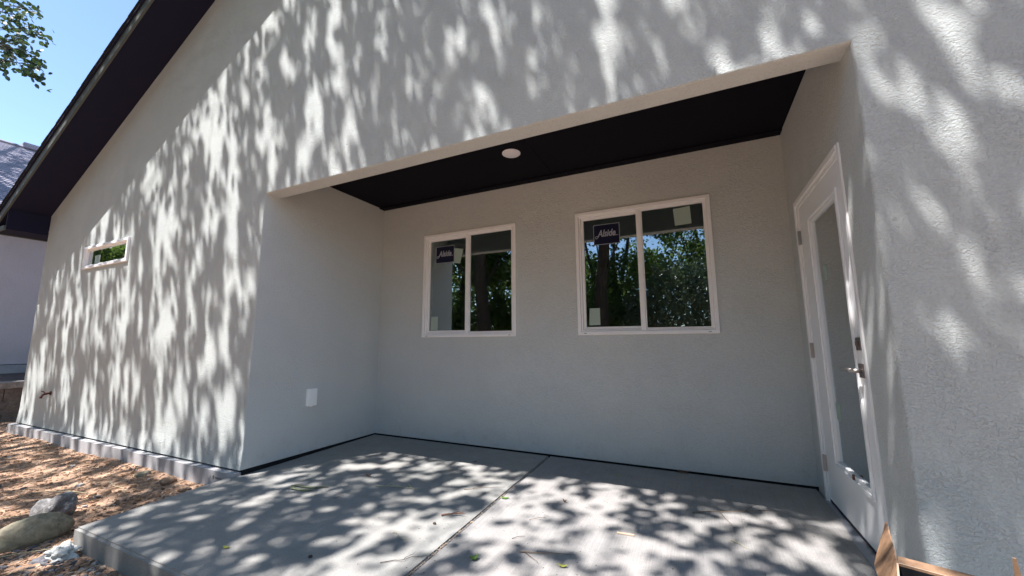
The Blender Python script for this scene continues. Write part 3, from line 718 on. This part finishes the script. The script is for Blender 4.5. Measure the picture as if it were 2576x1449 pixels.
twig('thin reddish stem beside the joint in the light patches', sz(1.86,.47,.003), sz(2.15,.62,.004), .0022, M['twig'], .03, ((.3,.05,.09,.006),), 9)
twig('pale bent root fibre left of the joint on sunlit concrete', sz(1.83,-.24,.004), sz(2.00,-.28,.004), .0022, S_, .03, (), 12)
twig('brown twig lying beside the yellow green leaf', sz(2.60,-.13,.004), sz(2.88,-.05,.005), .0028, M['twig'], .015, ((.1,.10,-.07,.003),), 14)
twig('small dark twig at the lower right part of the patio', sz(3.10,-.21,.004), sz(3.22,-.30,.004), .0025, M['dark_twig'], .01, (), 16)
twig('branching grey stem with upright shoot near the door', sz(3.42,.72,.004), sz(3.86,.92,.006), .0028, M['twig'], .02, ((.7,.10,.14,.02),(.35,.06,-.20,.004)), 18)
twig('short bent stem end beside the branching stem near the door', sz(3.60,.44,.003), sz(3.68,.38,.003), .0025, S_, .008, (), 20)
twig('fine hooked tendril right of the joint', sz(2.52,.22,.003), sz(2.62,.30,.003), .0016, M['twig'], .05, (), 22)
twig('short dark straw lying in the far left shade', sz(1.12,-.03,.003), sz(1.15,.03,.003), .002, M['dark_twig'], .01, (), 24)
twig('short dark twig on the bright patch below the hooked tendril', sz(2.50,-.02,.003), sz(2.56,.03,.003), .0018, M['dark_twig'], .01, (), 25)
twig('forked root fibre at the photo bottom left of the joint', sz(2.00,-.50,.003), sz(2.16,-.38,.004), .002, M['dark_twig'], .03, ((.5,.02,.07,.004),), 26)
box('wood_chip', (0,0,0), (.094,.013,.007), M['woodchip'], None, .002)
wc = bpy.data.objects['wood_chip']; wc.location = sz(3.025,.268,.001); wc.rotation_euler = (0,0,.08); tag(wc, 'pale flat splinter of wood on the dappled patio', 'wood chip')
wad = rock('clump', sz(2.0,-.05,.006), (.010,.008,.006), M['dark_twig'], 40, .3, 2.5, 2, (0,0,0), 0, 'dark crumb of bark left of the joint on bright concrete', 'debris')
rock('clump', sz(1.62,-.60,.004), (.012,.010,.006), M['dark_twig'], 41, .3, 2.5, 2, (0,0,0), 0, 'dark crumb of bark in the lower left shade of the patio', 'debris')
# grit specks
V = []; F = []
for i in range(420):
    x = random.uniform(.0,4.1); y = random.uniform(-.9,1.45); s = random.uniform(.0012,.0035); b = len(V); a = random.random()*6
    for k in range(4): V.append((x+s*1.4*math.cos(a+k*1.57), y+s*math.sin(a+k*1.57), slabz(y)+.0003))
    V.append((x, y, slabz(y)+s*.8)); F += [(b,b+1,b+4),(b+1,b+2,b+4),(b+2,b+3,b+4),(b+3,b,b+4)]
me = bpy.data.meshes.new('patio_grit'); me.from_pydata(V, [], F); tag(add('patio_grit', me, M['dark_twig']), 'dark grit specks scattered on the concrete patio', kind='stuff')
# crumbs filling the joint
V = []; F = []
for i in range(260):
    y = -.9+1.6*random.random()**1.6; x = JX+random.gauss(0,.0045); s = random.uniform(.001,.004); b = len(V); a = random.random()*6
    for k in range(4): V.append((x+s*1.6*math.cos(a+k*1.57), y+s*1.2*math.sin(a+k*1.57), slabz(y)-.003))
    V.append((x, y, slabz(y)+s*.7)); F += [(b,b+1,b+4),(b+1,b+2,b+4),(b+2,b+3,b+4),(b+3,b,b+4)]
me = bpy.data.meshes.new('joint_crumbs'); me.from_pydata(V, [], F); tag(add('joint_crumbs', me, M['crumb']), 'tan crumbs of dry debris lodged in the patio joint', kind='stuff')

# ------------------------------------------------------------------ cardboard box, open, in front of the right wall
cb = tag(empty('cardboard_box', (0,0,0)), 'open brown cardboard box with torn flaps at the bottom right corner', 'box')
A = Vector((3.983,-.558,.42)); e1 = Vector((.951,-.309,0)).normalized(); e2 = Vector((-.309,-.951,0)).normalized(); zh = Vector((0,0,1))
cm = [M['cardboard'], M['cardboard_edge']]
def slab_poly(name, pts, thick_dir, parent, th=.004):
    bm = bmesh.new(); a = [bm.verts.new(p) for p in pts]; b = [bm.verts.new(Vector(p)+thick_dir*th) for p in pts]
    bm.faces.new(a); bm.faces.new(b[::-1]); n = len(pts)
    for i in range(n): f = bm.faces.new((a[i], b[i], b[(i+1)%n], a[(i+1)%n])); f.material_index = 1
    bmesh.ops.recalc_face_normals(bm, faces=bm.faces[:]); return add(name, from_bm(bm, name), cm, parent)
Lx, Ly, Hb = .34, .28, .45
B = A+e1*Lx; Cc = B+e2*Ly; D = A+e2*Ly; dn = Vector((0,0,-Hb))
for p, q, n_ in ((A,B,e2),(B,Cc,-e1),(Cc,D,-e2),(D,A,e1)): slab_poly('box_side', [p, q, q+dn, p+dn], n_, cb)
slab_poly('box_bottom', [A+dn, B+dn, Cc+dn, D+dn], zh, cb)
def un(px, py, n_, p0):        # point of the plane (p0, n_) seen at that place of the photograph
    d = Vector(FW+RT*(px-1288)/FPX-UP*(py-724.5)/FPX); c = Vector(CAM); return c+d*((Vector(p0)-c).dot(n_)/d.dot(n_))
nf = (e1*-.94+zh*.34).normalized(); nf = (-e1+zh*.5).normalized()
fl = [un(px_, py_, nf, A) for px_, py_ in ((2255,1414),(2246,1376),(2236,1340),(2229,1313),(2226,1314),(2222,1335),(2214,1356),(2211,1372),(2205,1392),(2199,1418),(2205,1440),(2216,1470))]
fl += [un(2262, 1500, nf, A)]
ofl = slab_poly('box_flap', fl, e1, cb, .003)
for p_ in ofl.data.polygons:
    if p_.material_index == 1 and (p_.center.z > .58 or p_.center.y > -.52): p_.material_index = 0
nb2 = (e2*.3+zh).normalized()
slab_poly('box_flap', [A+e1*.004, B, B-e2*.030+zh*.010, A+e1*.004-e2*.026+zh*.008], -zh, cb, .003)
ln = bmesh.new()
for p, q, n_ in ((A,B,e2),(B,Cc,-e1),(Cc,D,-e2),(D,A,e1)):
    o4 = n_*.006; ln.faces.new([ln.verts.new(v_) for v_ in (p+o4-zh*.006, q+o4-zh*.006, q+o4+dn*.95, p+o4+dn*.95)])
ln.faces.new([ln.verts.new(v_) for v_ in (A-zh*.2, B-zh*.2, Cc-zh*.2, D-zh*.2)])
add('black_inside', from_bm(ln, 'black_inside'), M['matte_black'], cb)  # black sheets along the inner sides and across the box
nf3 = e2
p3 = B+e2*.0
fl2 = [un(px_, py_, e2, A+e2*.02) for px_, py_ in ((2546,1402),(2556,1404),(2562,1425),(2572,1460),(2590,1500),(2570,1500),(2552,1450),(2548,1425))]
slab_poly('box_flap', fl2, e2, cb, .004)

# ------------------------------------------------------------------ trees
# how much sun gets through the canopy, by where the light lands (photograph coordinates, radius, share of sun)
LIT = [ # facade
 (560,240,160,.62),(420,480,150,.60),(250,560,110,.60),(330,800,170,.62),(180,950,120,.55),(480,900,150,.58),(560,1080,120,.62),(560,650,150,.55),(640,400,120,.55),
 (800,120,150,.50),(760,320,110,.50),(960,90,110,.55),(1000,240,130,.34),(880,240,90,.30),(1090,300,80,.30),(1200,150,130,.12),(1240,270,70,.35),(1120,330,60,.30),(1350,60,90,.30),(1400,200,110,.10),
 (1550,40,90,.22),(1650,160,110,.08),(1750,60,100,.40),(1850,120,90,.30),(1980,40,110,.42),(1700,200,60,.35),
 (2250,60,120,.55),(2450,60,150,.45),(2560,200,100,.36),(2250,260,90,.18),(2400,300,110,.45),(2330,450,80,.12),(2480,420,90,.28),(2440,560,70,.50),(2560,600,60,.15),(2300,650,110,.03),(2450,760,70,.10),
 (2520,860,60,.50),(2560,980,60,.35),(2470,700,50,.50),(2380,900,110,.03),(2450,1080,80,.08),(2470,1210,55,.62),(2420,1180,40,.5),(2560,1150,60,.05),(2350,1300,120,.04),(2500,1400,100,.05),
 # reveal and door
 (2170,420,60,.35),(2150,650,40,.25),(2165,900,35,.5),(2200,1050,35,.65),(2230,1200,40,.6),(2290,1250,35,.4),(2140,1270,40,.5),(2120,1200,30,.4),(2280,1400,40,.5),
 # patio
 (700,1170,90,.85),(860,1160,90,.7),(960,1145,60,.6),(780,1200,80,.45),(640,1250,120,.10),(400,1290,120,.10),(300,1370,120,.12),(560,1380,110,.12),(880,1230,110,.10),(760,1300,120,.22),
 (1080,1200,70,.30),(1000,1270,90,.45),(900,1330,90,.40),(1150,1190,60,.5),(1260,1195,90,.75),(1400,1220,90,.72),(1560,1240,80,.78),(1250,1300,110,.88),(1100,1370,110,.88),(900,1410,100,.80),(720,1430,90,.72),
 (1300,1400,120,.85),(1450,1330,110,.85),(1520,1420,100,.72),(1640,1300,90,.6),(1750,1270,90,.68),(1850,1330,90,.60),(1700,1380,100,.50),(1820,1420,100,.35),(1950,1300,80,.50),(2000,1370,90,.32),(2060,1290,70,.5),(2140,1420,100,.30),(1950,1430,90,.45),
 # dirt
 (100,1150,150,.50),(300,1180,120,.50),(60,1300,130,.55),(250,1250,100,.50),(60,1420,90,.10),(420,1180,80,.6)]
LA = np.array(LIT)
def lit_at(P):
    """P: n x 3 landing points -> share of sun wanted there"""
    d = P-CAM; z = d@FW; ok = z > .15; zz = np.where(ok, z, 1)
    X = 1288+FPX*(d@RT)/zz; Y = 724.5-FPX*(d@UP)/zz
    w = np.exp(-((X[:,None]-LA[:,0])**2+(Y[:,None]-LA[:,1])**2)/(2*(LA[:,2]*.62)**2))+1e-12
    v = (w*LA[:,3]).sum(1)/w.sum(1)
    far = (X < -250) | (X > 2850) | (Y < -350) | (Y > 1800) | ~ok
    return np.where(far, np.where(P[:,1] < -4.6, .6, np.where(P[:,1] < -.9, .96, .25)), v), X, Y
def land(P):
    """follow the sunlight from P down to the first surface"""
    t = (0-P[:,1])/(-SUN[1]); Q = P-SUN*t[:,None]          # facade plane
    hit = (Q[:,1] > -1e-6) & (Q[:,2] > 0) & ~((Q[:,0] > 0) & (Q[:,0] < OW) & (Q[:,2] < OH))
    t2 = (P[:,2]+.03)/SUN[2]; G = P-SUN*t2[:,None]
    t3 = (OW-P[:,0])/(-SUN[0]); D3 = P-SUN*t3[:,None]         # door side of the recess
    side = ~hit & (D3[:,1] > 0) & (D3[:,1] < OD) & (D3[:,2] > 0) & (G[:,0] > OW)
    return np.where(hit[:,None], Q, np.where(side[:,None], D3, G))
def smooth_field(cell, seed):
    r = np.random.default_rng(seed); g = r.normal(size=(400, 400))
    def f(a, b):
        x = a/cell+200; y = b/cell+200; i = np.floor(x).astype(int); j = np.floor(y).astype(int); fx = x-i; fy = y-j
        fx = fx*fx*(3-2*fx); fy = fy*fy*(3-2*fy); i %= 399; j %= 399
        return (g[i,j]*(1-fx)+g[i+1,j]*fx)*(1-fy)+(g[i,j+1]*(1-fx)+g[i+1,j+1]*fx)*fy
    return f
def canopy():
    """leaf masses of the two shade trees, with gaps of hand to forearm size shaped to the wanted sun patches"""
    u = np.cross(SUN, [0,0,1]); u /= np.linalg.norm(u); w = np.cross(u, SUN)
    n = 620000
    uu = rng.uniform(-10, 10, n); ww = rng.uniform(-11, 8, n)
    P = np.array([0,0,1.])+uu[:,None]*u+ww[:,None]*w+12*SUN
    Q = land(P)
    high = (Q[:,1] > 1e-4) & (Q[:,0] < OW-1e-3) | (Q[:,2] < -.02)                                          # light that lands on the patio comes from higher boughs
    P = Q+SUN*np.where(high, rng.uniform(7.0, 9.5, n), rng.uniform(4.8, 8.6, n))[:,None]
    keep = (Q[:,0] > -9.5) & (Q[:,0] < 7.5) & (Q[:,1] > -10.5) & (Q[:,2] < 6.2)
    P = P[keep]; Q = Q[keep]; uu = uu[keep]; ww = ww[keep]
    lit, X, Y = lit_at(Q)
    inv = (X > -120) & (X < 2700) & (Y > -120) & (Y < 1560)
    f1, f2, f3 = smooth_field(.17, 1), smooth_field(.078, 2), smooth_field(.05, 3)
    onwall = Q[:,2] > 0; st = np.where(onwall, .5, 1.)            # gaps stretched so sun streaks run longer up the wall
    F = f1(uu, ww*st)*.30+f2(uu, ww*st)*1.0+f3(uu, ww*st)*.45
    F = F/F.std(); from_cdf = .5*(1+np.vectorize(math.erf)(F/1.414))
    k = (from_cdf > np.where(onwall, lit*1.02-.02, np.minimum(lit*1.17+.03, .87))) & (rng.random(len(P)) < np.where(inv, .86, .22)) | (inv & (rng.random(len(P)) < .045))
    return P[k], Q[k]
TP, TQ = canopy()
print('canopy leaves', len(TP))
def expand(C, n, r):
    return (C[:,None,:]+rng.normal(size=(len(C),n,3))*r).reshape(-1,3)
TR = [(-4.1,-8.2), (.55,-8.6)]
owner = np.argmin(np.stack([np.abs(TP[:,0]-(-4.1-.3)), np.abs(TP[:,0]-1.0)]), axis=0)
def limb_path(a, b, sag, seed, n=10):
    a = Vector(a); b = Vector(b); out = []
    for i in range(n+1):
        t = i/n; p = a.lerp(b, t); p.z += sag*math.sin(math.pi*t); q = noise.noise_vector(Vector((t*2.2+seed*3.3, seed, 0)))*.35*math.sin(math.pi*t); out.append(p+q)
    return out
def big_tree(idx, label, x, y, r0_, hfork, m_leaf):
    t = tag(empty('tree', (x, y, -.17)), label, 'tree', None); t.location = (0,0,0)
    bm = bmesh.new(); top = Vector((x+.3, y+.4, hfork))
    tp = limb_path((x, y, -.3), top, 0, idx+1, 8); tube_bm(bm, tp, [r0_*(1.25 if i == 0 else 1-.045*i) for i in range(9)], 16, .05)
    add('trunk', from_bm(bm, 'trunk'), M['bark'], t)
    C = TP[owner == idx]
    # main limbs to cluster centres of the canopy
    bm = bmesh.new(); C0 = C; C = C[::max(1, len(C)//6000)]; cen = C[rng.choice(len(C), 9, replace=False)]
    for it in range(6):
        a = np.argmin(((C[:,None,:]-cen)**2).sum(2), axis=1); cen = np.array([C[a == k].mean(0) if (a == k).any() else cen[k] for k in range(9)])
    for k in range(9):
        st = tp[4+k % 5]; P = limb_path(st, cen[k], .5, k+idx*20, 10); tube_bm(bm, P, [r0_*.15*(1-.85*i/10) for i in range(11)], 8)
        mem = C[a == k]
        if len(mem) > 10:
            sub = mem[rng.choice(len(mem), min(9, len(mem)), replace=False)]
            for s_ in sub:
                j = random.randint(4, 10); q = P[j]; PP = limb_path(q, s_, .1, random.random()*50, 6); tube_bm(bm, PP, [max(.003, .014*(1-.85*i/6)) for i in range(7)], 5)
    add('branches', from_bm(bm, 'branches'), M['bark'], t)
    L = C0
    o = add('crown', leaves_mesh('crown', L, .098, 1.2), m_leaf, t); tag(o, kind='stuff')
    return t
big_tree(0, 'tall shade tree behind the viewpoint, mirrored dark in the left window', -4.1, -8.2, .30, 6.2, M['leaf'])
big_tree(1, 'tall shade tree behind the viewpoint, mirrored in the right window', .55, -8.6, .24, 5.8, M['leaf'])
# thinner second trunk reflected beside it
def bushy(name, label, cat, x, y, z0, z1, rx, ry, n, size, m, narrow=1., trunk=.1, seed=0, holes=0):
    n = int(n*1.5); size *= 1.3
    t = tag(empty(name, (0,0,0)), label, cat)
    bm = bmesh.new(); stem_pts = [limb_path((x+random.uniform(-.1,.1)*rx, y, -.25), (x+random.uniform(-.6,.6)*rx, y+random.uniform(-.5,.5)*ry, z0+(z1-z0)*random.uniform(.6,.95)), 0, seed+k, 8) for k in range(5)]
    for P in stem_pts: tube_bm(bm, P, [trunk*(1-.8*i/8) for i in range(9)], 7)
    add('trunk', from_bm(bm, 'trunk'), M['bark'], t)
    nc = n//22; c = rng.normal(size=(nc*3,3)); c /= np.linalg.norm(c, axis=1)[:,None]; c *= rng.uniform(.35,1,(nc*3,1))**.5
    c = c*[rx, ry, (z1-z0)/2]+[x, y, (z0+z1)/2]
    keep = [noise.noise(Vector(p)*.75+Vector((seed,0,0))) > -.12+holes for p in c]; c = c[np.array(keep)][:nc]
    L = expand(c, 22, .16); L = L[L[:,2] > -.1]
    o = add('crown', leaves_mesh('crown', L, size, narrow, .15), m, t); tag(o, kind='stuff'); return t
bushy('tree', 'ivy covered tree mirrored in the left window', 'tree', -6.6, -9.6, .3, 9.0, 2.6, 1.6, 15000, .10, M['leaf_ivy'], 1.2, .15, 1)
bushy('tree', 'dense dark tree mirrored in the middle of the left window', 'tree', -3.0, -10.2, .0, 8.2, 2.3, 1.6, 15000, .10, M['leaf'], 1.2, .15, 2)
bushy('tree', 'loose tree with open crown mirrored at the left of the right window', 'tree', .6, -11.2, 1.2, 9.0, 2.6, 1.6, 9000, .10, M['leaf'], 1.0, .14, 3, .14)
bushy('shrub', 'silvery willow like shrub mirrored in the right window', 'shrub', 3.6, -9.6, -.1, 3.8, 2.6, 1.6, 15000, .10, M['leaf_silver'], .5, .06, 4)
bushy('shrub', 'low green shrub mirrored between the tree trunks', 'shrub', -.1, -10.0, -.1, 3.0, 2.0, 1.4, 9000, .09, M['leaf_ivy'], .8, .05, 5)
bushy('tree', 'feathery tree above the silvery shrub in the mirrored view', 'tree', 4.6, -12.5, 2.2, 9.0, 3.0, 1.8, 9000, .10, M['leaf'], .8, .13, 6, .12)
bushy('tree', 'bushy tree beyond the right end of the yard', 'tree', 9.5, -8.5, .5, 7.5, 2.8, 2.2, 7000, .12, M['leaf'], 1.1, .13, 7, .0)
bushy('tree', 'bushy tree beyond the left end of the yard', 'tree', -11.5, -7.0, .5, 8.5, 2.8, 2.2, 7000, .12, M['leaf'], 1.1, .13, 8, .0)

bushy('shrub', 'tall green shrub mirrored in the small high window', 'shrub', -11.5, -2.9, -.1, 4.2, 1.6, 1.0, 6000, .10, M['leaf'], .9, .06, 9)

# branch of the left tree seen against the sky
def sky_branch():
    t = tag(empty('tree', (0,0,0)), 'leafy tree whose green branch tips hang into the blue sky at top left', 'tree')
    bm = bmesh.new(); tp = limb_path((-12.0,-2.6,-.3), (-11.0,-1.4,8.5), 0, 33, 10); tube_bm(bm, tp, [.26*(1-.06*i) for i in range(11)], 14, .04)
    add('trunk', from_bm(bm, 'trunk'), M['bark'], t)
    bm = bmesh.new(); C = []
    specs = [((8,10),.9),((40,30),.8),((75,20),.5),((70,70),.5),((100,85),.35),((20,60),1.0),((45,95),.7),((10,110),.9),((60,140),.45),((92,160),.3),((15,165),.3),((88,182),.25),((30,140),.6),((-40,60),1.5),((-60,150),1.3),((-30,-30),1.6),((30,-40),1.4),((-90,20),1.6)]
    for (px_, py_), k in specs:
        for rep in range(3 if k > .6 else 2):
            a, b = px_+random.gauss(0,5), py_+random.gauss(0,5)
            d = FW+RT*(a-1288)/FPX-UP*(b-724.5)/FPX; q = CAM+d*((.3+random.uniform(-.5,.5)-CAM[1])/d[1]); C.append(q)
            if rep == 0:
                PP = limb_path(tp[random.randint(7,10)], q, .25, random.random()*60, 9); tube_bm(bm, PP, [max(.005, .05*(1-.93*i/9)) for i in range(10)], 5)
            else:
                tube_bm(bm, limb_path(PP[6], q, .05, random.random()*50, 5), [.010,.009,.008,.006,.005,.004], 4)
    for i in range(260):
        q = np.array([-11.0,-1.4,9.3])+rng.normal(size=3)*[1.6,1.2,1.0]
        X_, Y_, z_ = to_px(q)
        if z_ < .1 or X_ < -30: C.append(q)
    add('branches', from_bm(bm, 'branches'), M['bark'], t)
    L = expand(np.array(C), 22, .075)
    o = add('crown', leaves_mesh('crown', L, .088, 1.25, .2), M['leaf_sky'], t); tag(o, kind='stuff')
sky_branch()

# wood beyond the yard, reads as one mass in the mirrored view
L = np.concatenate([rng.uniform((-20,-20,-.1),(16,-16.5,9),(42000,3)), rng.uniform((-24,-18,-.1),(-20,3,9),(22000,3))]); kk = [p[2] < 6.4+2.4*noise.noise(Vector((p[0]*.35,p[1]*.2,0)))+1.2*noise.noise(Vector((p[0]*1.3,4,p[1]*.6))) for p in L]
tag(add('far_wood', leaves_mesh('far_wood', L[np.array(kk)], .26, 1., .2), M['leaf_ivy']), 'dense green wood beyond the yard seen mirrored in the windows', kind='stuff')

for o in COL.objects:
    g = {'twig': 'twigs and stems lying on the patio', 'leaf': 'fallen leaves lying on the patio', 'stone': 'small stones around the patio edge', 'stalk': 'dry stalks lying on the dirt'}.get(o.get('category'))
    if g: o['group'] = g
